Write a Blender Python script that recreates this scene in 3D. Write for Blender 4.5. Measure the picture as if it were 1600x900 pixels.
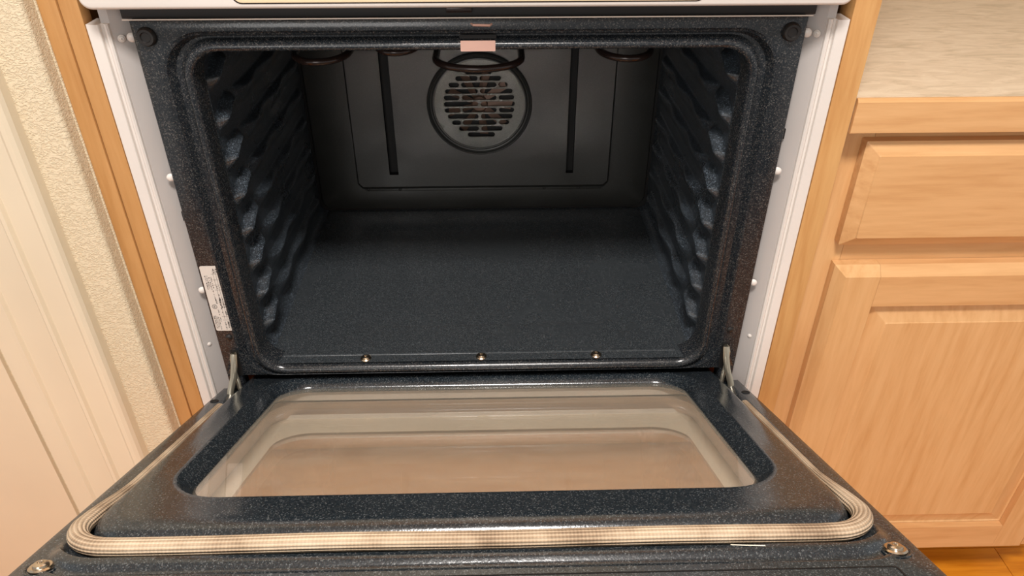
import bpy, bmesh, math, random
from mathutils import Vector, Matrix
random.seed(4)
for o in list(bpy.data.objects): bpy.data.objects.remove(o)
SC = bpy.context.scene; C = SC.collection
H = 1.17                      # camera height; all z below are given relative to the camera and lifted by H
# ------------------------------------------------------------------ camera
cam = bpy.data.objects.new('camera', bpy.data.cameras.new('camera')); C.objects.link(cam)
yaw, pitch, roll = 0.0243, 0.5885, -0.0004
F = Vector((math.sin(yaw)*math.cos(pitch), math.cos(yaw)*math.cos(pitch), -math.sin(pitch)))
R = Vector((math.cos(yaw), -math.sin(yaw), 0)); U = R.cross(F)
R2 = math.cos(roll)*R + math.sin(roll)*U; U2 = -math.sin(roll)*R + math.cos(roll)*U
m = Matrix((R2, U2, -F)).transposed().to_4x4(); m.translation = Vector((0.0217, -0.78, H))
cam.matrix_world = m
cam.data.sensor_width = 36; cam.data.lens = 1157.67*36/1600; cam.data.clip_start = 0.02
SC.camera = cam
# ------------------------------------------------------------------ world and light
w = bpy.data.worlds.new('world'); SC.world = w; w.use_nodes = True
w.node_tree.nodes['Background'].inputs[0].default_value = (1.0, 0.965, 0.93, 1)
w.node_tree.nodes['Background'].inputs[1].default_value = 0.50
def area(name, loc, target, sx, sy, power, col):
    l = bpy.data.lights.new(name, 'AREA'); l.shape = 'RECTANGLE'; l.size = sx; l.size_y = sy; l.energy = power; l.color = col
    o = bpy.data.objects.new(name, l); C.objects.link(o); o.location = loc
    o.rotation_euler = (Vector(target)-Vector(loc)).to_track_quat('-Z', 'Y').to_euler(); return o
area('ceiling_lamp_light', (0.0, -1.02, 2.405), (0.0, -1.02, 0), 0.42, 0.30, 37, (1.0, 0.955, 0.92))
area('front_fill_light', (-0.7, -2.9, 1.7), (0, 0, 0.8), 1.2, 1.0, 16, (1.0, 0.97, 0.94))  # soft fill added behind the camera, not an actual window
SC.view_settings.view_transform = 'Standard'; SC.view_settings.look = 'None'; SC.view_settings.gamma = 1
SC.view_settings.use_curve_mapping = False; SC.view_settings.exposure = 0.28
# ------------------------------------------------------------------ materials
def s2l(c): return tuple((x/12.92 if x <= .04045 else ((x+.055)/1.055)**2.4) for x in [v/255 for v in c]) + (1,)
class N:
    def __init__(s, name):
        s.m = bpy.data.materials.new(name); s.m.use_nodes = True; s.t = s.m.node_tree
        s.b = s.t.nodes['Principled BSDF']; s.out = s.t.nodes['Material Output']
    def n(s, typ, **kw):
        x = s.t.nodes.new(typ)
        for k, v in kw.items():
            if k.startswith('i_'): x.inputs[k[2:].replace('_', ' ')].default_value = v
            else: setattr(x, k, v)
        return x
    def l(s, a, b): s.t.links.new(a, b)
    def set(s, **kw):
        for k, v in kw.items(): s.b.inputs[k.replace('_', ' ')].default_value = v
    def ramp(s, stops, interp='LINEAR'):
        r = s.n('ShaderNodeValToRGB'); e = r.color_ramp; e.interpolation = interp
        while len(e.elements) < len(stops): e.elements.new(.5)
        for el, (p, c) in zip(e.elements, stops): el.position = p; el.color = c
        return r
    def coord(s, scale=(1, 1, 1), kind='Object'):
        tc = s.n('ShaderNodeTexCoord'); mp = s.n('ShaderNodeMapping'); mp.inputs['Scale'].default_value = scale
        s.l(tc.outputs[kind], mp.inputs['Vector']); return mp.outputs['Vector']
    def bump(s, h, strength, dist=0.001):
        b = s.n('ShaderNodeBump'); b.inputs['Strength'].default_value = strength; b.inputs['Distance'].default_value = dist
        s.l(h, b.inputs['Height']); s.l(b.outputs['Normal'], s.b.inputs['Normal'])
def plain(name, col, rough=.5, metal=0, coat=0, bump=0, bscale=300):
    k = N(name); k.set(Base_Color=s2l(col), Roughness=rough, Metallic=metal, Coat_Weight=coat)
    v = k.coord(); n = k.n('ShaderNodeTexNoise', i_Scale=bscale, i_Detail=3); k.l(v, n.inputs['Vector'])
    r = k.ramp([(.3, tuple(c*.90 for c in s2l(col)[:3])+(1,)), (.7, tuple(min(1, c*1.06) for c in s2l(col)[:3])+(1,))])
    n2 = k.n('ShaderNodeTexNoise', i_Scale=bscale*.06, i_Detail=4); k.l(v, n2.inputs['Vector']); k.l(n2.outputs['Fac'], r.inputs[0]); k.l(r.outputs[0], k.b.inputs['Base Color'])
    if bump: k.bump(n.outputs['Fac'], bump)
    return k.m
def enamel(name, base, speck, rough=.22, amount=.80, nobump=False, spec=.8):
    k = N(name); k.set(Roughness=rough, Coat_Weight=.0, Specular_IOR_Level=spec)
    v = k.coord()
    vo = k.n('ShaderNodeTexVoronoi', i_Scale=1050); k.l(v, vo.inputs['Vector'])
    sep = k.n('ShaderNodeSeparateColor'); k.l(vo.outputs['Color'], sep.inputs[0])
    r = k.ramp([(0, s2l(base)), (amount-.35, s2l(tuple(c*1.25 for c in base))), (amount, s2l(tuple((a+b)/2.3 for a, b in zip(base, speck)))), (1, s2l(speck))])
    k.l(sep.outputs[0], r.inputs[0]); k.l(r.outputs[0], k.b.inputs['Base Color'])
    n = k.n('ShaderNodeTexNoise', i_Scale=9, i_Detail=5); k.l(v, n.inputs['Vector'])
    rr = k.ramp([(.3, (rough*.75,)*3+(1,)), (.75, (rough*1.5,)*3+(1,))]); k.l(n.outputs['Fac'], rr.inputs[0]); k.l(rr.outputs[0], k.b.inputs['Roughness'])
    n2 = k.n('ShaderNodeTexNoise', i_Scale=420, i_Detail=2); k.l(v, n2.inputs['Vector'])
    if not nobump: k.bump(n2.outputs['Fac'], .10)
    return k.m
def wood(name, dark, light, axis, figure=1.0, rough=.42, off=0.0, distort=2.5):
    k = N(name); k.set(Roughness=rough, Specular_IOR_Level=.4)
    sc = [1, 1, 1]; sc[axis] = .09
    tc = k.n('ShaderNodeTexCoord'); oi = k.n('ShaderNodeObjectInfo')
    ad = k.n('ShaderNodeVectorMath', operation='ADD'); k.l(tc.outputs['Object'], ad.inputs[0])
    cm = k.n('ShaderNodeCombineXYZ'); mu = k.n('ShaderNodeMath', operation='MULTIPLY'); mu.inputs[1].default_value = 3.7; k.l(oi.outputs['Random'], mu.inputs[0])
    for i in range(3): k.l(mu.outputs[0], cm.inputs[i])
    k.l(cm.outputs[0], ad.inputs[1])
    mp = k.n('ShaderNodeMapping'); mp.inputs['Scale'].default_value = sc; mp.inputs['Location'].default_value = (off, off, off); k.l(ad.outputs[0], mp.inputs['Vector'])
    v = mp.outputs['Vector']
    big = k.n('ShaderNodeTexNoise', i_Scale=7*figure, i_Detail=3, i_Distortion=distort); k.l(v, big.inputs['Vector'])
    wv = k.n('ShaderNodeMath', operation='MULTIPLY'); wv.inputs[1].default_value = 9; k.l(big.outputs['Fac'], wv.inputs[0])
    fr = k.n('ShaderNodeMath', operation='PINGPONG'); fr.inputs[1].default_value = 1; k.l(wv.outputs[0], fr.inputs[0])
    fine = k.n('ShaderNodeTexNoise', i_Scale=160, i_Detail=5, i_Roughness=.6); k.l(v, fine.inputs['Vector'])
    mx = k.n('ShaderNodeMath', operation='MULTIPLY_ADD'); mx.inputs[1].default_value = .24; k.l(fr.outputs[0], mx.inputs[0])
    hf = k.n('ShaderNodeMath', operation='MULTIPLY'); hf.inputs[1].default_value = .75; k.l(fine.outputs['Fac'], hf.inputs[0]); k.l(hf.outputs[0], mx.inputs[2])
    r = k.ramp([(.22, s2l(dark)), (.52, s2l(tuple((a*.35+b*.65) for a, b in zip(dark, light)))), (.78, s2l(light))]); k.l(mx.outputs[0], r.inputs[0]); k.l(r.outputs[0], k.b.inputs['Base Color'])
    k.bump(mx.outputs[0], .12, .0006)
    return k.m
def glass(name, tint, ior=1.45, haze=0.0, hazecol=(200, 190, 170)):
    k = N(name); t = k.t; t.nodes.remove(k.b)
    tr = k.n('ShaderNodeBsdfTransparent'); tr.inputs[0].default_value = s2l(tint)
    gl = k.n('ShaderNodeBsdfGlossy'); gl.inputs['Roughness'].default_value = .03
    lw = k.n('ShaderNodeLayerWeight'); pw = k.n('ShaderNodeMath', operation='POWER'); pw.inputs[1].default_value = 4; k.l(lw.outputs['Facing'], pw.inputs[0])
    fr = k.n('ShaderNodeMath', operation='MULTIPLY_ADD'); fr.inputs[1].default_value = .9; fr.inputs[2].default_value = ior; k.l(pw.outputs[0], fr.inputs[0]); mx = k.n('ShaderNodeMixShader')
    k.l(fr.outputs[0], mx.inputs[0]); k.l(tr.outputs[0], mx.inputs[1]); k.l(gl.outputs[0], mx.inputs[2])
    res = mx
    if haze:
        df = k.n('ShaderNodeBsdfDiffuse'); df.inputs[0].default_value = s2l(hazecol)  # pale diffuse veil mixed in to brighten the view through the pane
        no = k.n('ShaderNodeTexNoise', i_Scale=14, i_Detail=6, i_Distortion=1.2); k.l(k.coord((1, 2.5, 1)), no.inputs['Vector'])
        rp = k.ramp([(.35, (haze*.85,)*3+(1,)), (.75, (haze*1.2,)*3+(1,))]); k.l(no.outputs['Fac'], rp.inputs[0])
        m2 = k.n('ShaderNodeMixShader'); k.l(rp.outputs[0], m2.inputs[0]); k.l(mx.outputs[0], m2.inputs[1]); k.l(df.outputs[0], m2.inputs[2]); res = m2
    k.l(res.outputs[0], k.out.inputs[0]); return k.m
M = {}
M['enamel'] = enamel('speckled_enamel', (25, 31, 36), (92, 96, 98), .17, .86)
M['enamel_frame'] = enamel('speckled_frame_enamel', (24, 28, 32), (90, 88, 86), .20, .84, spec=.42)
M['hinge'] = plain('hinge_metal', (190, 182, 164), .28, .9)
M['spacer'] = plain('inner_spacer_metal', (206, 186, 170), .4, .3, bscale=120)
M['liner'] = enamel('liner_enamel', (34, 38, 42), (100, 110, 120), .30, .82)
M['floor_enamel'] = enamel('cavity_floor_enamel', (43, 47, 50), (88, 92, 95), .22, .80)
M['baffle'] = enamel('baffle_enamel', (33, 33, 31), (52, 53, 50), .36, .9, nobump=True)
M['black'] = plain('black_gap', (5, 4, 4), .7)  # also lines slots and recesses, painting in the shade there
M['grille'] = enamel('grille_enamel', (56, 58, 52), (84, 86, 78), .30, .85, nobump=True)
M['bumper'] = plain('rubber', (26, 24, 23), .45)
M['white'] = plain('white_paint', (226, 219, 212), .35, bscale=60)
M['white_shaded'] = plain('white_paint_shaded', (186, 180, 176), .4, bscale=60)  # trim white darkened to stand in for shade in the recess
M['cream_insert'] = plain('cream_insert', (236, 216, 180), .4, bscale=60)
M['steel'] = plain('screw_steel', (205, 190, 170), .25, 1)
M['galv'] = plain('galvanised_steel', (238, 228, 216), .38, .25, bscale=120)
M['copper'] = plain('latch_plate_metal', (205, 165, 150), .5, .35)
M['coil'] = plain('heating_tube', (44, 32, 28), .22, .3)
M['fanmetal'] = plain('fan_metal', (88, 66, 54), .45, .5)
M['frit'] = plain('frit_print', (238, 228, 208), .5, bscale=60)
M['outer'] = plain('door_outer_white', (222, 216, 208), .4)
M['oak_v'] = wood('oak_vertical', (192, 140, 84), (214, 168, 110), 2)
M['oak_left'] = wood('oak_left', (180, 130, 76), (200, 152, 98), 2)
M['oak_pv'] = wood('oak_pale_vertical', (204, 154, 100), (222, 178, 126), 2, 1.0)
M['oak_ph'] = wood('oak_pale_horizontal', (200, 150, 98), (220, 174, 122), 0, 1.0)
M['floor_wood'] = wood('floor_wood', (196, 112, 20), (232, 150, 40), 0, 1.6, .3)
M['cream'] = plain('cream_gloss_paint', (226, 212, 186), .38, bscale=40)
M['label'] = plain('label_paper', (214, 205, 196), .5, bscale=60)
M['ink'] = plain('label_ink', (30, 26, 24), .6)
M['ceil'] = plain('ceiling_paint', (236, 230, 220), .8)
M['glass_in'] = glass('door_inner_glass', (253, 252, 250), .07, .12, (235, 225, 205))
M['glass_mid'] = glass('door_middle_glass', (250, 250, 248), .03)
M['glass_out'] = glass('door_outer_glass', (252, 250, 247), .04, .10, (225, 195, 150))
k = N('plaster'); k.set(Roughness=.75); v = k.coord((1, 1, 1.5))
n1 = k.n('ShaderNodeTexNoise', i_Scale=210, i_Detail=3, i_Distortion=1.2); k.l(v, n1.inputs['Vector'])
rp = k.ramp([(.40, (0, 0, 0, 1)), (.56, (1, 1, 1, 1))]); k.l(n1.outputs['Fac'], rp.inputs[0]); k.bump(rp.outputs[0], .5, .0013)
r2 = k.ramp([(.35, s2l((214, 197, 166))), (.7, s2l((224, 209, 180)))]); k.l(n1.outputs['Fac'], r2.inputs[0]); k.l(r2.outputs[0], k.b.inputs['Base Color']); M['plaster'] = k.m
k = N('laminate'); k.set(Roughness=.45); v = k.coord((1, 3.2, 1))
n1 = k.n('ShaderNodeTexNoise', i_Scale=16, i_Detail=9, i_Roughness=.68, i_Distortion=1.4); k.l(v, n1.inputs['Vector'])
r2 = k.ramp([(.32, s2l((186, 166, 138))), (.5, s2l((206, 185, 158))), (.68, s2l((216, 198, 172)))]); k.l(n1.outputs['Fac'], r2.inputs[0]); k.l(r2.outputs[0], k.b.inputs['Base Color']); M['laminate'] = k.m
k = N('gasket_braid'); k.set(Roughness=.8); v = k.coord(kind='UV')
sp = k.n('ShaderNodeSeparateXYZ'); k.l(v, sp.inputs[0])
def sine(inp, f):
    a = k.n('ShaderNodeMath', operation='MULTIPLY'); a.inputs[1].default_value = f; k.l(inp, a.inputs[0])
    b = k.n('ShaderNodeMath', operation='SINE'); k.l(a.outputs[0], b.inputs[0]); return b.outputs[0]
a1 = sine(sp.outputs[1], 2*math.pi*16); a2 = sine(sp.outputs[0], 2*math.pi*330)
mu = k.n('ShaderNodeMath', operation='MULTIPLY_ADD'); mu.inputs[1].default_value = .35; k.l(a2, mu.inputs[0]); k.l(a1, mu.inputs[2])
nz = k.n('ShaderNodeTexNoise', i_Scale=26, i_Detail=4); k.l(k.coord(), nz.inputs['Vector'])
ad = k.n('ShaderNodeMath', operation='MULTIPLY_ADD'); ad.inputs[1].default_value = .12; ad.inputs[2].default_value = 0; k.l(mu.outputs[0], ad.inputs[0])
ad2 = k.n('ShaderNodeMath', operation='ADD'); k.l(ad.outputs[0], ad2.inputs[0]); k.l(nz.outputs['Fac'], ad2.inputs[1])
r2 = k.ramp([(.22, s2l((128, 106, 84))), (.5, s2l((188, 165, 138))), (.8, s2l((216, 196, 170)))]); k.l(ad2.outputs[0], r2.inputs[0]); k.l(r2.outputs[0], k.b.inputs['Base Color']); k.bump(mu.outputs[0], .6, .0009); M['gasket'] = k.m
# ------------------------------------------------------------------ geometry helpers
def world(parent):
    v = Vector((0, 0, 0))
    while parent is not None: v += parent.location; parent = parent.parent
    return v
KS = 1.0      # the base cabinet was measured 2 cm too near: its members are set back in proportion
def obj(name, bm, mat, parent=None, at=None, smooth=35, recalc=True):
    """link bm (world coordinates, z relative to the camera) as one mesh; origin goes to the parent's place or to `at`"""
    if KS != 1:
        for v in bm.verts: v.co = Vector((.0217+(v.co.x-.0217)*KS, -.78+(v.co.y+.78)*KS, max(v.co.z*KS, -H)))
    bmesh.ops.translate(bm, verts=bm.verts, vec=(0, 0, H))
    o0 = world(parent); base = Vector(at)+Vector((0, 0, H)) if at is not None else (o0 if parent else Vector((0, 0, 0)))
    bmesh.ops.translate(bm, verts=bm.verts, vec=-base)
    if recalc: bmesh.ops.recalc_face_normals(bm, faces=bm.faces)
    me = bpy.data.meshes.new(name); bm.to_mesh(me); bm.free(); me.materials.append(mat)
    if smooth:
        for p in me.polygons: p.use_smooth = True
        me.set_sharp_from_angle(angle=math.radians(smooth))
    o = bpy.data.objects.new(name, me); C.objects.link(o); o.parent = parent; o.location = base-o0 if parent else base
    return o
def tag(o, label=None, cat=None, group=None, kind=None):
    for k_, v_ in (('label', label), ('category', cat), ('group', group), ('kind', kind)):
        if v_: o[k_] = v_
    return o
def thing(name, label, cat, loc):
    o = bpy.data.objects.new(name, None); C.objects.link(o); o.empty_display_size = .05; o.location = (loc[0], loc[1], loc[2]+H); return tag(o, label, cat)
def box(x0, x1, y0, y1, z0, z1, bev=0, bm=None):
    bm = bm or bmesh.new()
    r = bmesh.ops.create_cube(bm, size=1); vs = r['verts']
    for v in vs: v.co = Vector(((x0+x1)/2+v.co.x*(x1-x0), (y0+y1)/2+v.co.y*(y1-y0), (z0+z1)/2+v.co.z*(z1-z0)))
    if bev:
        es = list({e for v in vs for e in v.link_edges}); bmesh.ops.bevel(bm, geom=es, offset=bev, segments=2, affect='EDGES', profile=.6)
    return bm
def rr(x0, x1, z0, z1, r, n=9):
    """rounded rectangle, (a, b) pairs"""
    pts = []
    for cx, cz, a0 in ((x1-r, z1-r, 0), (x0+r, z1-r, 90), (x0+r, z0+r, 180), (x1-r, z0+r, 270)):
        for i in range(n):
            a = math.radians(a0+90*i/(n-1)); pts.append((cx+r*math.cos(a), cz+r*math.sin(a)))
    return pts
def loft(rings, cap0=False, cap1=False, bm=None, closed=True):
    bm = bm or bmesh.new(); L = [[bm.verts.new(p) for p in ring] for ring in rings]; n = len(L[0])
    for a, b in zip(L, L[1:]):
        for i in range(n if closed else n-1):
            j = (i+1) % n; bm.faces.new((a[i], a[j], b[j], b[i]))
    if cap0: bm.faces.new(L[0])
    if cap1: bm.faces.new(L[-1])
    return bm
def tube(path, r, nseg=12, ry=None, up=Vector((0, 0, 1)), closed=False, bm=None, uv=False, k=None):
    bm = bm or bmesh.new(); ry = ry or r; P = [Vector(p) for p in path]; rings = []; s = [0]
    for a, b in zip(P, P[1:]): s.append(s[-1]+(b-a).length)
    for i, p in enumerate(P):
        t = (P[min(i+1, len(P)-1)]-P[max(i-1, 0)]).normalized()
        side = t.cross(up); side = side.normalized() if side.length > 1e-4 else Vector((1, 0, 0)); u = side.cross(t).normalized()
        f_ = k[i] if k else 1; rings.append([bm.verts.new(p+f_*side*r*math.cos(2*math.pi*q/nseg)+f_*u*ry*math.sin(2*math.pi*q/nseg)) for q in range(nseg)])
    lay = bm.loops.layers.uv.new('UVMap') if uv else None
    for i in range(len(P)-1):
        for q in range(nseg):
            f = bm.faces.new((rings[i][q], rings[i][(q+1) % nseg], rings[i+1][(q+1) % nseg], rings[i+1][q]))
            if uv:
                for lp, (a, b) in zip(f.loops, ((s[i], q), (s[i], q+1), (s[i+1], q+1), (s[i+1], q))): lp[lay].uv = (a, b/nseg)
    bm.faces.new(rings[0]); bm.faces.new(rings[-1])
    return bm
def lathe(profile, centre, axis, n=28, bm=None):
    """profile: (radius, height along axis) pairs; closed at radius 0"""
    bm = bm or bmesh.new(); ax = Vector(axis).normalized(); a = ax.orthogonal().normalized(); b = ax.cross(a); c = Vector(centre); prev = None
    for r, h in profile:
        ring = [bm.verts.new(c+ax*h)] if r == 0 else [bm.verts.new(c+ax*h+r*(a*math.cos(2*math.pi*i/n)+b*math.sin(2*math.pi*i/n))) for i in range(n)]
        if prev:
            for i in range(n):
                j = (i+1) % n
                if len(prev) == 1 and len(ring) > 1: bm.faces.new((prev[0], ring[j], ring[i]))
                elif len(ring) == 1 and len(prev) > 1: bm.faces.new((prev[i], prev[j], ring[0]))
                elif len(ring) > 1: bm.faces.new((prev[i], prev[j], ring[j], ring[i]))
        prev = ring
    return bm
def plate_holes(outer, holes, y0, y1):
    """flat plate in the x-z plane with real holes, from y0 (front) to y1"""
    cu = bpy.data.curves.new('tmp', 'CURVE'); cu.dimensions = '2D'; cu.fill_mode = 'BOTH'; cu.extrude = abs(y1-y0)/2
    for lp in [outer]+holes:
        s = cu.splines.new('POLY'); s.points.add(len(lp)-1); s.use_cyclic_u = True
        for p, (x, z) in zip(s.points, lp): p.co = (x, z, 0, 1)
    o = bpy.data.objects.new('tmp', cu); C.objects.link(o); dg = bpy.context.evaluated_depsgraph_get()
    me = bpy.data.meshes.new_from_object(o.evaluated_get(dg)); bpy.data.objects.remove(o)
    bm = bmesh.new(); bm.from_mesh(me); bmesh.ops.remove_doubles(bm, verts=bm.verts, dist=1e-6)
    for v in bm.verts: v.co = Vector((v.co.x, (y0+y1)/2+v.co.z, v.co.y))
    return bm
def circle(cx, cz, r, n=40): return [(cx+r*math.cos(2*math.pi*i/n), cz+r*math.sin(2*math.pi*i/n)) for i in range(n)]
def screw_bm(c, axis, r, style=0):
    # washer flange, domed head and a recessed cross socket
    bm = lathe([(0, .0), (r, 0), (r*1.0, r*.12), (r*.86, r*.24), (r*.66, r*.22), (r*.62, r*.40), (r*.45, r*.52), (r*.26, r*.54), (r*.16, r*.25), (0, r*.20)], c, axis, 24)
    return bm

# ================================================================== THE SETTING
fl = bpy.data.objects.new('floor', None); C.objects.link(fl); fl.location = (0, 0, 0); fl['kind'] = 'structure'
sub = box(-1.7, 2.0, -3.2, .66, -H-.03, -H-.012); obj('subfloor', sub, M['black'], fl, smooth=0)
yy = .66; kk = 0
while yy > -1.2:
    x = -1.7+.35*((kk*7) % 5)-.9
    while x < 2.0:
        L = .9+.5*random.random(); a, b = max(x, -1.7), min(x+L, 2.0)
        if b-a > .05: obj('plank', box(a+.0006, b-.0006, yy-.0822, yy-.0006, -H-.012, -H, .0008), M['floor_wood'], fl, at=((a+b)/2, yy-.04, -H), smooth=0)
        x += L
    yy -= .083; kk += 1
tag(obj('wall_back', box(-1.7, 2.0, .66, .70, -H, 2.44-H), M['plaster'], smooth=0), kind='structure')
tag(obj('ceiling', box(-1.7, 2.0, -3.2, .70, 2.44-H, 2.47-H), M['ceil'], smooth=0), kind='structure')
WY = -.027                                              # face of the plaster wall beside the tall cabinet
# plaster wall: return and face meet in a small bullnose
prof = [(-.4305, .655), (-.4305, WY+.006)] + [(-.4365+.006*math.cos(math.radians(a)), WY+.006-.006*math.sin(math.radians(a))) for a in (15, 30, 45, 60, 75)] + [(-.4365, WY), (-.615, WY), (-.615, .655)]
bm = loft([[(x, y, -H) for x, y in prof], [(x, y, 2.44-H) for x, y in prof]], True, True)
tag(obj('wall_left', bm, M['plaster'], smooth=50), kind='structure')
tag(obj('wall_left_beyond', box(-1.7, -1.44, WY, .655, -H, 2.44-H), M['plaster'], smooth=0), kind='structure')
tag(obj('wall_left_head', box(-1.44, -.615, WY, .655, 2.06-H, 2.44-H), M['plaster'], smooth=0), kind='structure')
# door casing: one moulded profile
cp = [(-.473, WY), (-.4735, WY-.012), (-.476, WY-.0165), (-.4800, WY-.019), (-.4850, WY-.0195), (-.489, WY-.0165), (-.517, WY-.0145), (-.5195, WY-.0190), (-.5235, WY-.0195), (-.529, WY-.0130), (-.534, WY-.0115), (-.566, WY-.0105), (-.5690, WY-.0145), (-.5745, WY-.0140), (-.579, WY-.0070), (-.6030, WY-.006), (-.6035, WY-.004), (-.6035, WY+.03), (-.473, WY+.03)]
cp_old = [(-.473, WY), (-.4735, WY-.010), (-.477, WY-.0145), (-.4865, WY-.017), (-.489, WY-.0155), (-.517, WY-.0135), (-.5205, WY-.0165), (-.5245, WY-.0165), (-.529, WY-.012), (-.566, WY-.0095), (-.5695, WY-.012), (-.5745, WY-.0115), (-.578, WY-.007), (-.6035, WY-.006), (-.6045, WY-.004), (-.6045, WY+.03), (-.473, WY+.03)]
tag(obj('trim_1', loft([[(x, y, -H) for x, y in cp], [(x, y, 2.10-H) for x, y in cp]], True, True), M['cream'], smooth=25), kind='structure')
d1 = bpy.data.objects.new('door_1', None); C.objects.link(d1); d1.location = (-1.0, WY, 0); d1['kind'] = 'structure'
obj('door_slab', box(-1.42, -.6092, WY-.006, WY+.029, -H+.01, 2.05-H, .0015), M['cream'], d1)
obj('door_gap', box(-.6091, -.6036, WY+.010, WY+.03, -H+.01, 2.05-H), M['black'], d1, smooth=0)

# ================================================================== TALL OVEN CABINET
cab = thing('oven_cabinet', 'tall honey oak cabinet frame around the open oven', 'cabinet', (0, .3, -H))
zt = .95
obj('stile', box(-.4300, -.4105, -.0035, .018, -H+.10, zt, .0012), M['oak_left'], cab)
obj('stile', box(-.4100, -.3905, -.001, .018, -H+.10, zt, .0012), M['oak_left'], cab)
obj('edge_bead', tube([(-.4303, -.004, -H+.1), (-.4303, -.004, zt)], .0016, 8, up=Vector((0, 1, 0))), M['plaster'], cab)['label'] = 'pale bead of caulk'
obj('stile', box(.3895, .4165, -.003, .030, -H+.10, zt, .0012), M['oak_v'], cab)
obj('side_panel', box(-.428, -.412, .018, .64, -H+.10, zt), M['oak_v'], cab)
obj('side_panel', box(.4005, .4165, .018, .64, -H+.10, zt), M['oak_v'], cab)
obj('rail', box(-.3905, .3895, .0, .018, -.80, -.765, .001), M['oak_ph'], cab)
dr = obj('drawer', loft([[(x, y, z) for x, z in rr(-.385+i, .384-i, -1.035+i, -.803-i, .004)] for i, y in ((0, .018), (0, -.010), (.002, -.013), (.012, -.018))], True, True), M['oak_ph'], cab)
obj('upper_panel', box(-.385, .384, -.01, .016, .05, zt, .002), M['oak_ph'], cab)
obj('bottom_rail', box(-.3905, .3895, .0, .018, -H+.10, -1.04), M['oak_ph'], cab)
obj('toe_board', box(-.43, .4165, .07, .085, -H, -H+.10), M['oak_v'], cab)

# ================================================================== BASE CABINET ON THE RIGHT
bc = thing('base_cabinet', 'pale oak base cabinet with one drawer above one panelled door', 'cabinet', (.67, .3, -H))
ff = .003; KS = 1.0263
obj('frame_stile', box(.4170, .4520, ff, .022, -1.06, -.3085, .0008), M['oak_pv'], bc)
obj('frame_stile', box(.885, .93, ff, .022, -1.06, -.3085, .0008), M['oak_pv'], bc)
obj('frame_rail', box(.4524, .8846, ff+.0005, .022, -.345, -.3085), M['oak_ph'], bc)
obj('frame_rail', box(.4524, .8846, ff+.0005, .022, -.51, -.44), M['oak_ph'], bc)
obj('frame_rail', box(.4524, .8846, ff+.0005, .022, -1.06, -1.02), M['oak_ph'], bc)
obj('side_panel', box(.4170, .43, .022, .62, -1.06, -.3085), M['oak_pv'], bc)
obj('side_panel', box(.917, .93, .022, .62, -1.06, -.3085), M['oak_pv'], bc)
obj('toe_board', box(.417, .93, .085, .10, -H, -1.06), M['oak_ph'], bc)
DF = -.020
def rings_y(x0, x1, z0, z1, steps, r=.0015): return [[(x, y, z) for x, z in rr(x0+i, x1-i, z0+i, z1-i, r, 4)] for i, y in steps]
obj('drawer', loft(rings_y(.438, .890, -.4575, -.3235, ((0, ff-.0005), (0, -.010), (.0035, -.0125), (.0135, -.0185), (.0145, DF))), True, True), M['oak_ph'], bc, smooth=20)
dd = obj('door_panel', loft(rings_y(.494, .834, -.984, -.541, ((0, -.008), (.004, -.010), (.006, -.0085), (.0075, -.0085), (.031, -.0165), (.032, -.0175))), True, True), M['oak_pv'], bc, smooth=20)
def bevbar(x0, x1, z0, z1, outer, mat, name):
    # frame member with a moulded outer edge on the named sides
    l, r_, b, t = (1 if c in outer else 0 for c in 'lrbt')
    st = ((0, ff-.0005), (0, -.0095), (.0025, -.0125), (.011, -.0185), (.0125, DF))
    rings = [[(x0+i*l, y, z0+i*b), (x1-i*r_, y, z0+i*b), (x1-i*r_, y, z1-i*t), (x0+i*l, y, z1-i*t)] for i, y in st]
    o = obj(name, loft(rings, True, True), mat, bc, smooth=20); return o
bevbar(.4415, .4975, -1.0445, -.4865, 'lbt', M['oak_pv'], 'door_stile')
bevbar(.831, .8885, -1.0445, -.4865, 'rbt', M['oak_pv'], 'door_stile')
bevbar(.4978, .8307, -.5435, -.4865, 't', M['oak_ph'], 'door_rail')
bevbar(.4978, .8307, -1.0445, -.9815, 'b', M['oak_ph'], 'door_rail')

ct = thing('countertop', 'beige marbled laminate countertop with a pale wood front edge', 'countertop', (.8, .3, -.27))
obj('laminate_top', box(.4078, 1.5, -.0196, .57, -.3083, -.2690, .0003), M['laminate'], ct)
obj('wood_edge', loft([[(.4078, y, -.3085+i*.3), (1.5, y, -.3085+i*.3), (1.5, y, -.2697-i), (.4078, y, -.2697-i)] for i, y in ((0, -.0200), (0, -.0225), (.0012, -.0245), (.0035, -.026))], True, True), M['oak_ph'], ct, smooth=20)

KS = 1.0
# ================================================================== THE OVEN
ov = thing('oven', 'built-in oven with its white trim and speckled blue-black door hanging open', 'oven', (0, .2, -.70))
# ---- enamel front frame: lofted rounded rings give the gasket seat, the bead and the throat
FR = [(.346, -.190, -.657, .002, .030), (.346, -.190, -.657, .002, .001), (.3452, -.1908, -.6565, .002, 0),
      (.3240, -.2015, -.6555, .047, 0), (.3228, -.2028, -.6553, .046, -.0020), (.3205, -.2045, -.655, .044, -.0018), (.3180, -.2060, -.655, .043, .002),
      (.3140, -.2078, -.6545, .041, .0075), (.3085, -.2095, -.654, .040, .0075), (.3068, -.2106, -.6535, .039, .003), (.3055, -.2115, -.653, .038, .0000), (.3042, -.2125, -.6525, .037, .0008), (.3030, -.2140, -.652, .037, -.002),
      (.3012, -.2155, -.651, .036, -.0034), (.2980, -.2192, -.6485, .035, -.0034), (.2957, -.2214, -.6455, .033, -.001), (.2945, -.2222, -.6430, .0325, .003), (.2942, -.2222, -.6415, .0325, .030)]
bm = loft([[(x, y, z) for x, z in rr(-h, h, b, t, r, 11)] for h, t, b, r, y in FR])
frame = obj('front_frame', bm, M['enamel_frame'], ov, smooth=50)
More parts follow.
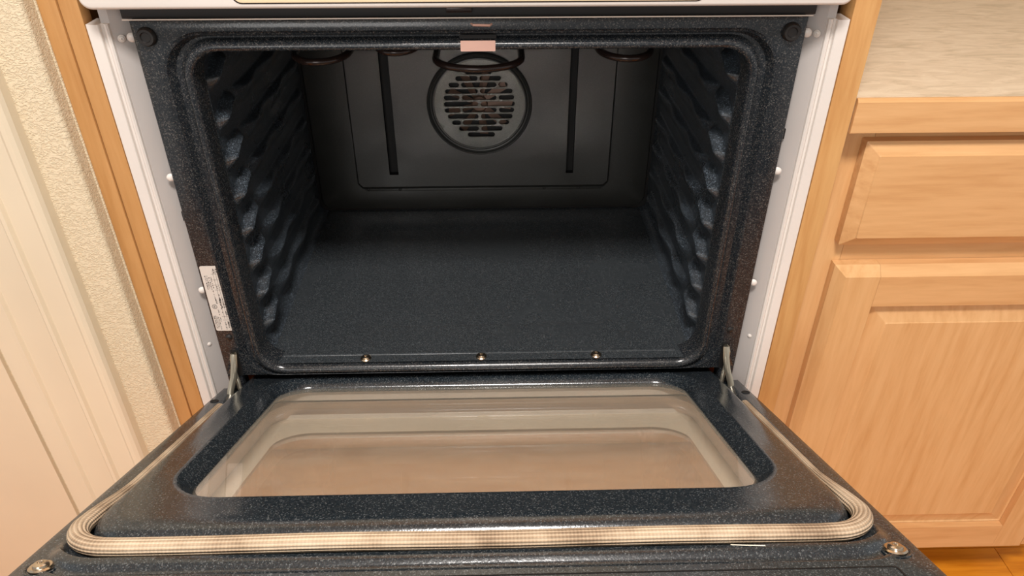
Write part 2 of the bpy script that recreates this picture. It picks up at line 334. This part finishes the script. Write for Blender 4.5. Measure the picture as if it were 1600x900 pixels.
obj('gap_mask', box(-.345, .345, .088, .095, -.762, -.642), M['black'], ov, smooth=0)  # black sheet added to block the view and keep the gap dark
for s in (-1, 1):
    a, b = sorted((s*.3265, s*.346)); obj('hinge_post', box(a, b, .0005, .02, -.70, -.6572, .001), M['enamel_frame'], ov)
# dark strip above the frame; a bright tube paints the highlight on its lip
tf = obj('top_channel', box(-.354, .354, .004, .03, -.1895, -.172, .001), M['bumper'], ov)
obj('lip_highlight', tube([(-.352, -.0005, -.1895), (.350, -.0005, -.1895)], .0007, 6, up=Vector((0, 1, 0))), M['galv'], ov)
# ---- cavity
L0, L1, ZB, YB = .030, .445, -.640, .445
g = bmesh.new()
outer = [[(x, y, ZB) for x, y in rr(-.302, .302, .003, YB, .001, 9)], [(x, y, ZB) for x, y in rr(-.197, .195, .080, .378, .034, 9)],
         [(x, y, ZB-.0006) for x, y in rr(-.194, .192, .083, .375, .032, 9)], [(x, y, ZB-.0013) for x, y in rr(-.191, .189, .086, .372, .030, 9)], [(x, y, ZB-.0015) for x, y in rr(-.186, .184, .091, .367, .028, 9)]]
obj('cavity_floor', loft(outer, cap1=True, bm=g), M['floor_enamel'], ov, smooth=60)
obj('floor_bead', tube([(-.272, .020, ZB), (-.268, .0195, ZB+.0006), (.262, .0195, ZB+.0006), (.266, .020, ZB)], .0028, 10, .0016), M['floor_enamel'], ov)
for x in (-.157, 0, .157): obj('screw', screw_bm((x-.001, .0105, ZB+.0005), (0, 0, 1), .0075), M['steel'], ov)
def sm(a, b, t):
    t = max(0, min(1, (t-a)/(b-a))); return t*t*(3-2*t)
rows = [-.250-.0485*i for i in range(8)]
def liner(side):
    ny, nz = 150, 330; y0, y1, z0, z1 = .030, .445, ZB, -.203; bm = bmesh.new(); G = []
    for i in range(ny+1):
        y = y0+(y1-y0)*i/ny; col = []
        for j in range(nz+1):
            z = z0+(z1-z0)*j/nz; d = 0
            for zr in rows:
                # a short front lug, a pinched neck, then a long scalloped rail running to the back
                lug = sm(.042, .056, y)*(1-sm(.082, .118, y)); rail = sm(.105, .150, y)*(1-sm(.395, .425, y))*(.78+.22*math.cos((y-.16)*2*math.pi/.115))
                zo = zr-.014*(1-sm(.045, .085, y))-.004*sm(.10, .16, y)
                tz = zo-z
                if -.005 < tz < .036:
                    up = sm(-.003, .003, tz); dn = 1-sm(.003, .022 if lug > rail else .030, tz)
                    d = max(d, up*dn*max(.0145*lug, .012*rail))
            bot = z-ZB
            if bot < .014: d = max(d, .014-math.sqrt(max(0, .014**2-(.014-bot)**2)))
            col.append(bm.verts.new((side*(.3005-d), y, z)))
        G.append(col)
    for i in range(ny):
        for j in range(nz): bm.faces.new((G[i][j], G[i+1][j], G[i+1][j+1], G[i][j+1]))
    return bm
for s in (-1, 1): obj('side_liner', liner(s), M['liner'], ov, smooth=60)
for s in (-1, 1):   # narrow return between throat and liner
    a, b = sorted((s*.2940, s*.3012)); obj('liner_edge', box(a, b, .0285, .0315, -.632, -.235, .0006), M['galv'] if 0 else M['enamel'], ov)
obj('cavity_ceiling', box(-.302, .302, .028, .447, -.203, -.200), M['liner'], ov, smooth=0)
obj('back_backing', box(-.302, .302, .4475, .450, ZB-.004, -.203), M['black'], ov, smooth=0)
bw = loft([[(x, y, z) for x, z in rr(-h, h, b, t, r, 9)] for h, t, b, r, y in ((.2965, -.204, -.6375, .022, .4474), (.2955, -.205, -.6368, .021, .4445), (.2935, -.207, -.635, .020, .4435), (.226, -.212, -.598, .010, .4430))], cap1=True)
bwo = obj('back_wall', bw, M['baffle'], ov, smooth=50)
# baffle with two tall slots and the fan opening
FX, FZ, FY = -.0035, -.436, .4300
def slot(x0, x1, z, h, n=7):
    r = h/2; p = []
    for cx, a0 in ((x1-r, -90), (x0+r, 90)):
        for i in range(n):
            a = math.radians(a0+180*i/(n-1)); p.append((cx+r*math.cos(a), z+r*math.sin(a)))
    return p
bt = [(-.222, -.215), (-.222, -.578), (-.215, -.586), (.215, -.586), (.222, -.578), (.222, -.215)]
bm = plate_holes(bt, [[(-.166, -.222), (-.166, -.563), (-.150, -.563), (-.150, -.222)], [(.147, -.222), (.147, -.563), (.160, -.563), (.160, -.222)], circle(FX, FZ, .0885, 56)], FY, FY+.002)
bfl = obj('baffle', bm, M['baffle'], ov, smooth=30)
rim = [(-.2222, -.213), (-.2222, -.578), (-.2152, -.5862), (.2152, -.5862), (.2222, -.578), (.2222, -.213)]
rim2 = [(-.225, -.211), (-.225, -.582), (-.217, -.592), (.217, -.592), (.225, -.582), (.225, -.211)]
obj('baffle_rim', loft([[(x, FY, z) for x, z in rim], [(x, FY+.004, z) for x, z in rim2], [(x, .443, z) for x, z in rim2]]), M['baffle'], ov, smooth=20)
for s, (a, b) in ((-1, (-.166, -.150)), (1, (.147, .160))):
    obj('slot_channel', loft([[(a, y, -.222), (b, y, -.222), (b, y, -.563), (a, y, -.563)] for y in (FY+.0005, .4425)], cap1=True), M['black'], ov, smooth=0)  # black lining paints the shade inside the tall slots
obj('baffle_foot', box(-.214, .214, .4375, .4426, -.5985, -.5925, .0008), M['baffle'], ov)
for x in (-.208, -.151, .110, .172): obj('foot_screw', screw_bm((x, .4376, -.5955), (0, -1, 0), .0030), M['bumper'], ov)
obj('fan_ring', lathe([(.0885, .0), (.0882, .0035), (.0868, .0045), (.0850, .0035), (.0835, -.0005), (.0815, -.001), (.0800, .0015), (.0785, .003), (.0765, .0025), (.0755, -.002)], (FX, FY, FZ), (0, -1, 0), 64), M['baffle'], ov, smooth=60)
u = .000199; holes = []
R1 = {0: [(485, 710)], 1: [(405, 590), (605, 785)], 2: [(345, 435), (450, 745), (760, 840)], 3: [(315, 590), (605, 880)], 4: [(300, 435), (453, 745), (763, 895)], 5: [(300, 590), (610, 900)],
      6: [(305, 438), (453, 745), (763, 895)], 7: [(328, 590), (610, 880)], 8: [(362, 438), (453, 745), (763, 850)], 9: [(420, 590), (610, 795)], 10: [(493, 728)]}
for i, seg in R1.items():
    for a, b in seg: holes.append(slot(FX+(a-600)*u, FX+(b-600)*u, FZ+.0562-.01085*i, .0080))
obj('fan_grille', plate_holes(circle(FX, FZ, .0764, 56), holes, FY-.0012, FY+.0006), M['grille'], ov, smooth=30)
obj('fan_recess', lathe([(.076, .0), (.076, -.0122), (0, -.0122)], (FX, FY+.0002, FZ), (0, -1, 0), 48), M['black'], ov, smooth=0)  # black disc put behind the fan so the grille slots look shaded
fan = obj('convection_fan', lathe([(0, .0), (.012, 0), (.014, -.002), (.014, -.008), (0, -.008)], (FX, FY+.0035, FZ), (0, -1, 0), 24), M['fanmetal'], ov)
for i in range(9):
    a = 2*math.pi*i/9; c, s = math.cos(a), math.sin(a); bm = bmesh.new()
    q = [(.013, -.004), (.052, -.010), (.057, .004), (.014, .005)]
    pts = [(FX+p*c-t*s, FY+.0055+(.003 if t > 0 else 0), FZ+p*s+t*c) for p, t in q]
    f = [bm.verts.new(p) for p in pts]; g2 = [bm.verts.new((p[0], p[1]+.0008, p[2])) for p in pts]
    bm.faces.new(f); bm.faces.new(g2[::-1])
    for j in range(4): bm.faces.new((f[j], f[(j+1) % 4], g2[(j+1) % 4], g2[j]))
    obj('blade', bm, M['fanmetal'], fan, smooth=0)
# ---- broil element: one serpentine tube under the ceiling with its U-bends towards the front
ze = -.2555; xs = [(-.200, -.118), (-.098, -.052), (-.052, .052), (.052, .122), (.122, .205)]
path = []
def arc(x0, x1, yc, zz, front=True, n=14):
    r = (x1-x0)/2; cx = (x0+x1)/2; ry = .042
    return [(cx-r*math.cos(math.pi*i/n), yc+(-1 if front else 1)*ry*math.sin(math.pi*i/n), zz) for i in range(n+1)]
path = [(-.214, .40, ze)]+arc(-.214, -.150, .115, ze)+arc(-.150, -.112, .33, ze, False)+arc(-.112, -.062, .085, ze+.019)+arc(-.062, -.046, .35, ze, False, 2)
path += arc(-.046, .054, .085, ze)+arc(.054, .078, .33, ze, False)+arc(.078, .128, .13, ze+.030)+arc(.128, .146, .35, ze, False, 2)+arc(.146, .208, .110, ze+.003)+[(.208, .40, ze)]
obj('broil_element', tube(path, .0042, 12), M['coil'], ov, smooth=60)
for x in (-.06, .06): obj('element_hanger', box(x-.004, x+.004, .30, .304, -.262, -.203), M['steel'], ov)
# ---- bumpers, plugs, latch, label
for s, x, z in ((-1, -.3315, -.206), (1, .3305, -.2055)):
    b = obj('bumper', lathe([(0, .004), (.0045, .004), (.0055, .0055), (.008, .0055), (.0095, .003), (.0098, .0004), (.0098, -.001)], (x, 0, z), (0, -1, 0), 28), M['bumper'], ov)
for s in (-1, 1): obj('plug', lathe([(0, .0025), (.0025, .0023), (.0042, .001), (.0045, 0)], (s*.3301, 0, -.592), (0, -1, 0), 20), M['bumper'], ov)
obj('latch_plate', loft([[(x, y, z) for x, z in rr(-.0125, .0235, -.2222, -.2115, .0008, 3)] for y in (-.0032, -.0046)], True, True), M['copper'], ov)
obj('latch_slot', box(-.0135, .0245, -.0002, .0006, -.2105, -.2065), M['black'], ov, smooth=0)
obj('latch_hook', tube([(-.001, .001, -.1955), (.001, -.0025, -.1962), (.018, -.0025, -.1966), (.020, .001, -.196)], .0013, 8), M['copper'], ov)
obj('latch_arm', box(-.026, .000, -.001, .004, -.1845, -.1795, .001), M['coil'], ov)
lb = obj('rating_label', loft([[(x, y, z) for x, z in rr(-.3435, -.3215, -.581, -.482, .0025, 5)] for y in (.0002, -.0005)], cap1=True), M['label'], ov)
lb['label'] = 'white printed rating label'
bm = bmesh.new(); yk = -.0008
def ink(x0, x1, z0, z1):
    v = [bm.verts.new(p) for p in ((x0, yk, z0), (x1, yk, z0), (x1, yk, z1), (x0, yk, z1))]; bm.faces.new(v)
def words(x, za, zb, h, fill=.72):
    z = za
    while z > zb:
        L = random.uniform(.0012, .0040); zz = z
        while zz > max(z-L, zb):
            w_ = random.uniform(.0003, .0006)
            if random.random() < fill:
                o = random.choice((0, 0, .25*h)); ink(x+o, x+h-random.choice((0, .3*h)), zz-w_, zz)
                if random.random() < .5: ink(x+o, x+o+.0003, zz-w_*1.8, zz)
            zz -= w_+.00028
        z -= L+.0009
for x, za, zb, h in ((-.3250, -.486, -.492, .0022), (-.3280, -.486, -.492, .0018), (-.3400, -.496, -.516, .0013), (-.3378, -.496, -.516, .0013), (-.3354, -.498, -.516, .0012), (-.3330, -.498, -.514, .0012),
                     (-.3285, -.5115, -.5150, .0016), (-.3255, -.5115, -.5150, .0016), (-.3345, -.518, -.530, .0014), (-.3290, -.524, -.545, .0018), (-.3262, -.528, -.556, .0020), (-.3300, -.530, -.552, .0014),
                     (-.3345, -.531, -.538, .0022), (-.3420, -.556, -.578, .0011), (-.3402, -.556, -.578, .0011), (-.3384, -.558, -.578, .0011), (-.3366, -.558, -.578, .0011), (-.3345, -.547, -.566, .0012),
                     (-.3300, -.566, -.5785, .0022), (-.3265, -.566, -.5785, .0024), (-.3240, -.534, -.556, .0014)): words(x, za, zb, h)
for x in (-.3288, -.3256): ink(x-.00012, x+.00012, -.562, -.488)
for z in (-.4935, -.502, -.5095, -.517, -.558, -.5635): ink(-.3315, -.3225, z-.00012, z+.00012)
cx_, cz_ = -.3375, -.5425
for i in range(20):
    a, b = 2*math.pi*i/20, 2*math.pi*(i+1)/20
    v = [bm.verts.new((cx_+r*math.cos(t), yk, cz_+r*math.sin(t))) for r, t in ((.0032, a), (.0032, b), (.0027, b), (.0027, a))]; bm.faces.new(v)
ink(cx_-.0012, cx_+.0012, cz_+.0004, cz_+.0009); ink(cx_-.0012, cx_+.0012, cz_-.0012, cz_-.0007); ink(cx_-.0012, cx_-.0007, cz_-.0012, cz_+.0009)
obj('printing', bm, M['ink'], lb, smooth=0)
# ---- white side trims: face strip, groove, bead, recessed side with its shade painted grey
for s in (-1, 1):
    P = [(.3870, .010), (.3870, -.0058), (.3862, -.0066), (.3752, -.0066), (.3745, -.0058), (.3742, -.002), (.3725, -.0008), (.3712, -.002), (.3700, -.0042), (.3680, -.0046), (.3664, -.0030), (.3658, .002), (.3480, .018), (.3480, .020), (.3870, .020)]
    bm = loft([[(s*x, y, z) for x, y in P] for z in (-.742, -.1925)], True, True)
    tr = obj('side_trim', bm, M['white'], ov, smooth=20)
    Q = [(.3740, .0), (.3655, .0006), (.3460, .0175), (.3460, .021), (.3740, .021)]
    obj('side_return', loft([[(s*x, y, z) for x, y in Q] for z in (-.70, -.172)], True, True), M['white_shaded'], ov, smooth=20)
    for z in (-.209, -.606): obj('screw', screw_bm((s*.3600, .0045, z), (-s*.65, -.75, 0), .0040 if z > -.5 else .0028), M['white'], tr)
    for z in (-.208, -.365, -.52): obj('clip', lathe([(0, .0025), (.003, .0022), (.0045, .001), (.005, 0)], (s*.3490, .004, z), (-s*.3, -1, 0), 14), M['white'], tr)
    zz = -.418 if s < 0 else -.322
    obj('square_hole', box(*sorted((s*.3478, s*.3512)), .0095, .0125, zz-.006, zz+.006), M['black'], ov, smooth=0)
obj('bottom_trim', box(-.387, .387, .0, .018, -.765, -.7425, .0015), M['white'], ov)
# body behind (not seen from the front)
for s in (-1, 1): obj('body_side', box(*sorted((s*.350, s*.354)), .03, .58, -.69, .05), M['galv'], ov, smooth=0)
# ---- white control panel above
cpn = obj('control_panel', loft([[(x, y, z) for x, z in rr(-.375+i, .375-i, -.1735+i, .04-i, max(.011-i, .003), 7)] for i, y in ((0, .018), (0, -.0255), (.0006, -.0278), (.0018, -.0294), (.0036, -.030))], True, True), M['white'], ov, smooth=40)
obj('insert_plate', loft([[(x, y, z) for x, z in rr(-.228+i, .228-i, -.1675+i, .03-i, .009, 7)] for i, y in ((0, -.0295), (.0006, -.0312), (.0016, -.0315))], False, True), M['cream_insert'], cpn, smooth=40)
obj('plate_line', loft([[(x, y, z) for x, z in rr(-.2288, .2288, -.1683, .0308, .0095, 7)] for y in (-.0297, -.0303)], False, True), M['coil'], cpn, smooth=0)

# ================================================================== THE OPEN DOOR (part of the oven)
T = .4104; ZH = -.6799; ct_, st_ = math.cos(T), math.sin(T)
def D(x, s, n): return Vector((x, -s*ct_+n*st_, ZH+s*st_+n*ct_))
NN = Vector((0, st_, ct_))
def dloft(rings, **kw): return loft([[D(*p) for p in ring] for ring in rings], **kw)
def drr(x, s0, s1, r, n, k=11): return [(a, b, n) for a, b in rr(-x, x, s0, s1, r, k)]
PT = .012                                               # height of the raised pan above the base sheet
# raised pan, from the window edge outwards and down to the base sheet
rings = [drr(.2715, .0060, .3440, .040, -.006), drr(.2715, .0060, .3440, .040, -.0005), drr(.2735, .0045, .3455, .042, .0015), drr(.2800, .0005, .3515, .048, .0070), drr(.2860, -.0030, .3565, .054, .0108), drr(.2890, -.0060, .3595, .058, PT+.0003), drr(.2925, -.0095, .3630, .060, PT),
         drr(.3060, -.088, .3880, .036, PT)]
for i in range(8):                                      # rolled outer edge of the pan
    a = math.radians(88*i/7); rings.append(drr(.3170+.0092*math.sin(a), -.0865-.0088*math.sin(a), .3965+.0190*math.sin(a), .034-.004*i/7, PT-.0160*(1-math.cos(a))))
rings.append(drr(.3265, -.0955, .4182, .028, -.0045))
door = obj('door', dloft(rings), M['enamel'], ov, smooth=50)
# base sheet (front part stepped around the gasket)
def base(x, s1, r, n, s0=.0):                           # open U outline: left hinge end, front corners, right hinge end
    p = []
    for cx, a0 in ((x-r, 0), (-x+r, 90)):
        for i in range(12):
            a = math.radians(a0+90*i/11); p.append((cx+r*math.cos(a), s1-r+r*math.sin(a), n))
    return [(x, s0, n)]+p+[(-x, s0, n)]
bs = [base(.3265, .4182, .028, -.0045), base(.3405, .4430, .045, -.001), base(.3412, .4460, .046, .0036), base(.3420, .4490, .048, .0066), base(.3426, .4515, .050, .0066), base(.3434, .4545, .050, .0060), base(.3444, .4572, .050, .0040), base(.3452, .4590, .050, .0017), base(.3460, .4608, .048, .0), base(.3470, .4630, .046, -.0004), base(.3480, .4655, .045, .0016), base(.3488, .4685, .044, .0016), base(.3494, .4705, .044, .0), base(.3540, .5050, .004, .0), base(.3552, .5065, .004, -.0012), base(.3555, .5070, .004, -.004), base(.3555, .5070, .004, -.040)]
# the sides stay flat: pull the plateau rim down along the hinge-side ends
for ring in bs:
    for i in (0, len(ring)-1): x, s, n = ring[i]; ring[i] = (x, s, n if n < -.0015 else 0)
for ring in bs[:13]:
    s1 = max(p[1] for p in ring)
    for i, (x, s, n) in enumerate(ring):
        t = max(0, min(1, (s-(s1-.036))/.026)); ring[i] = (x, s, n*t*t*(3-2*t) if n > -.004 else n)
obj('base_sheet', dloft(bs, closed=False), M['enamel'], door, smooth=40)
obj('front_vent', dloft([[(a, b, .0004) for a, b in rr(-.328, .324, .4740, .5035, .004, 5)], [(a, b, .0004) for a, b in rr(-.3265, .3225, .4755, .502, .003, 5)], [(a, b, -.006) for a, b in rr(-.3265, .3225, .4755, .502, .003, 5)]], cap1=True), M['black'], door, smooth=0)
# gasket: braided glass-fibre rope in a long U
gp = []
sm_ = lambda t: (lambda c: c*c*(3-2*c))(max(0, min(1, t)))
gx, gs, gr = .3335, .4305, .040
for s in [i*.01 for i in range(8, 39)]: gp.append((-gx+.0018*sm_((.40-s)/.1), s, .0052-.0042*sm_((.40-s)/.1)))
for i in range(1, 17):
    a = math.radians(180-90*i/16); gp.append((-gx+gr+gr*math.cos(a), gs-gr+gr*math.sin(a), .0052))
for i in range(1, 60): x = -gx+gr+(2*(gx-gr))*i/60; gp.append((x, gs+.0008*math.sin(x*23+1), .0052))
for i in range(0, 17):
    a = math.radians(90-90*i/16); gp.append((gx-gr+gr*math.cos(a), gs-gr+gr*math.sin(a), .0052))
for s in [.39-.01*i for i in range(1, 30)]: gp.append((gx-.0018*sm_((.40-s)/.1), s, .0052-.0042*sm_((.40-s)/.1)))
gk = [1-(.34 if p[0] < 0 else .42)*sm_((.40-p[1])/.10) for p in gp]
ga = obj('gasket', tube([D(*p) for p in gp], .0086, 20, .0072, up=NN, uv=True, k=gk), M['gasket'], door, smooth=60, recalc=False)
ga['label'] = 'tan braided rope gasket'
# glazing pack
def gpane(name, x, s0, s1, r, n, th, mat): return obj(name, dloft([drr(x, s0, s1, r, n), drr(x, s0, s1, r, n-th)], cap0=True, cap1=True), mat, door, smooth=30)
gpane('inner_glass', .2740, .0040, .3460, .042, -.0010, .002, M['glass_in'])
# metal spacer frames seen through the glass
obj('window_spacer', dloft([drr(.2745, .0035, .3465, .040, -.0035), drr(.2850, -.0035, .358, .012, -.0045), drr(.2855, -.0010, .3625, .010, -.0200)]), M['galv'], door, smooth=25)
obj('spacer_lip', dloft([drr(.2860, -.001, .363, .010, -.0200), drr(.2845, .0005, .3615, .009, -.0202), drr(.2845, .0005, .3615, .009, -.0215)]), M['black'], door, smooth=25)
obj('window_spacer', dloft([drr(.2850, .0010, .3620, .012, -.0215), drr(.2835, .0030, .3605, .040, -.0225), drr(.2860, -.0080, .3660, .045, -.0400), drr(.2880, -.011, .3680, .045, -.0455)]), M['spacer'], door, smooth=25)
gpane('outer_glass', .3400, -.040, .500, .006, -.0465, .003, M['glass_out'])
obj('frit_border', dloft([drr(.3380, -.038, .498, .006, -.0462), drr(.2660, .0530, .3300, .045, -.0462), drr(.2660, .0530, .3300, .045, -.0464), drr(.3380, -.038, .498, .006, -.0464)]), M['frit'], door, smooth=0)
obj('outer_skin', dloft([drr(.3560, .0, .5075, .004, -.0400), drr(.3740, .0, .515, .008, -.0440), drr(.3740, .0, .515, .008, -.0560), drr(.2700, .0490, .334, .047, -.0560), drr(.2700, .0490, .334, .047, -.0515)]), M['outer'], door, smooth=30)
hd = obj('door_handle', tube([D(-.30, .485, -.056), D(-.30, .485, -.085), D(-.285, .485, -.095), D(.285, .485, -.095), D(.30, .485, -.085), D(.30, .485, -.056)], .010, 12, up=Vector((0, .3, 1))), M['outer'], door)
for x, s in ((-.3347, .4514+.005), (.3347, .4514+.005)):
    pass
for s in (-1, 1):
    obj('screw_seat', lathe([(.0125, .0002), (.0118, .0006), (.0105, .0002), (.0100, -.0006)], D(s*.3347, .4514, .0005), NN, 26), M['enamel'], door)
    obj('screw', screw_bm(D(s*.3347, .4514, .0005), NN, .0092), M['steel'], door)
    obj('oval_hole', lathe([(0, .0005), (.0042, .0005), (.0050, .0009), (.0056, .0002)], D(s*.3480, .055, .0), NN, 20), M['black'], door)
    # hinge arm reaching out of its slot, in two plates with a link
    obj('hinge_slot', box(*sorted((s*.3235, s*.3335)), -.0004, .001, -.657, -.6135), M['black'], ov, smooth=0)
    h = obj('hinge_arm', tube([(s*.3285, .012, -.614), (s*.3285, -.004, -.618), (s*.3290, -.010, -.632), (s*.3325, -.013, -.650), (s*.3375, -.020, -.666), (s*.3385, -.026, -.675)], .0042, 8, .0016, up=Vector((0, 1, .3))), M['hinge'], ov)
    h['label'] = 'bright steel hinge arm'
    obj('hinge_claw', tube([(s*.3315, .005, -.617), (s*.3315, -.006, -.625), (s*.3310, -.008, -.645), (s*.3290, -.010, -.662), (s*.3275, -.014, -.672)], .0030, 8, .0012, up=Vector((0, 1, .3))), M['hinge'], h)
    obj('hinge_pin', tube([(s*.3265, -.008, -.640), (s*.3345, -.008, -.640)], .0022, 10), M['steel'], h)

sc = obj('pale_mark', tube([D(.2035, .4500, .0070), D(.215, .4515, .0072), D(.2300, .4528, .0072)], .0007, 6, .0003, up=NN), M['frit'], door)  # thin white line along the front rim
sc['label'] = 'short white mark on the dark rim'
# ================================================================== CEILING LAMP (above the frame)
lamp = thing('ceiling_lamp', 'square ceiling lamp overhead in front of the oven', 'lamp', (0, -1.02, 2.44-H))
k = N('lamp_diffuser'); k.set(Base_Color=(1, 1, 1, 1)); k.b.inputs['Emission Color'].default_value = (1, .86, .68, 1); k.b.inputs['Emission Strength'].default_value = 4
obj('diffuser', box(-.22, .22, -1.18, -.86, 2.42-H, 2.435-H, .004), k.m, lamp)
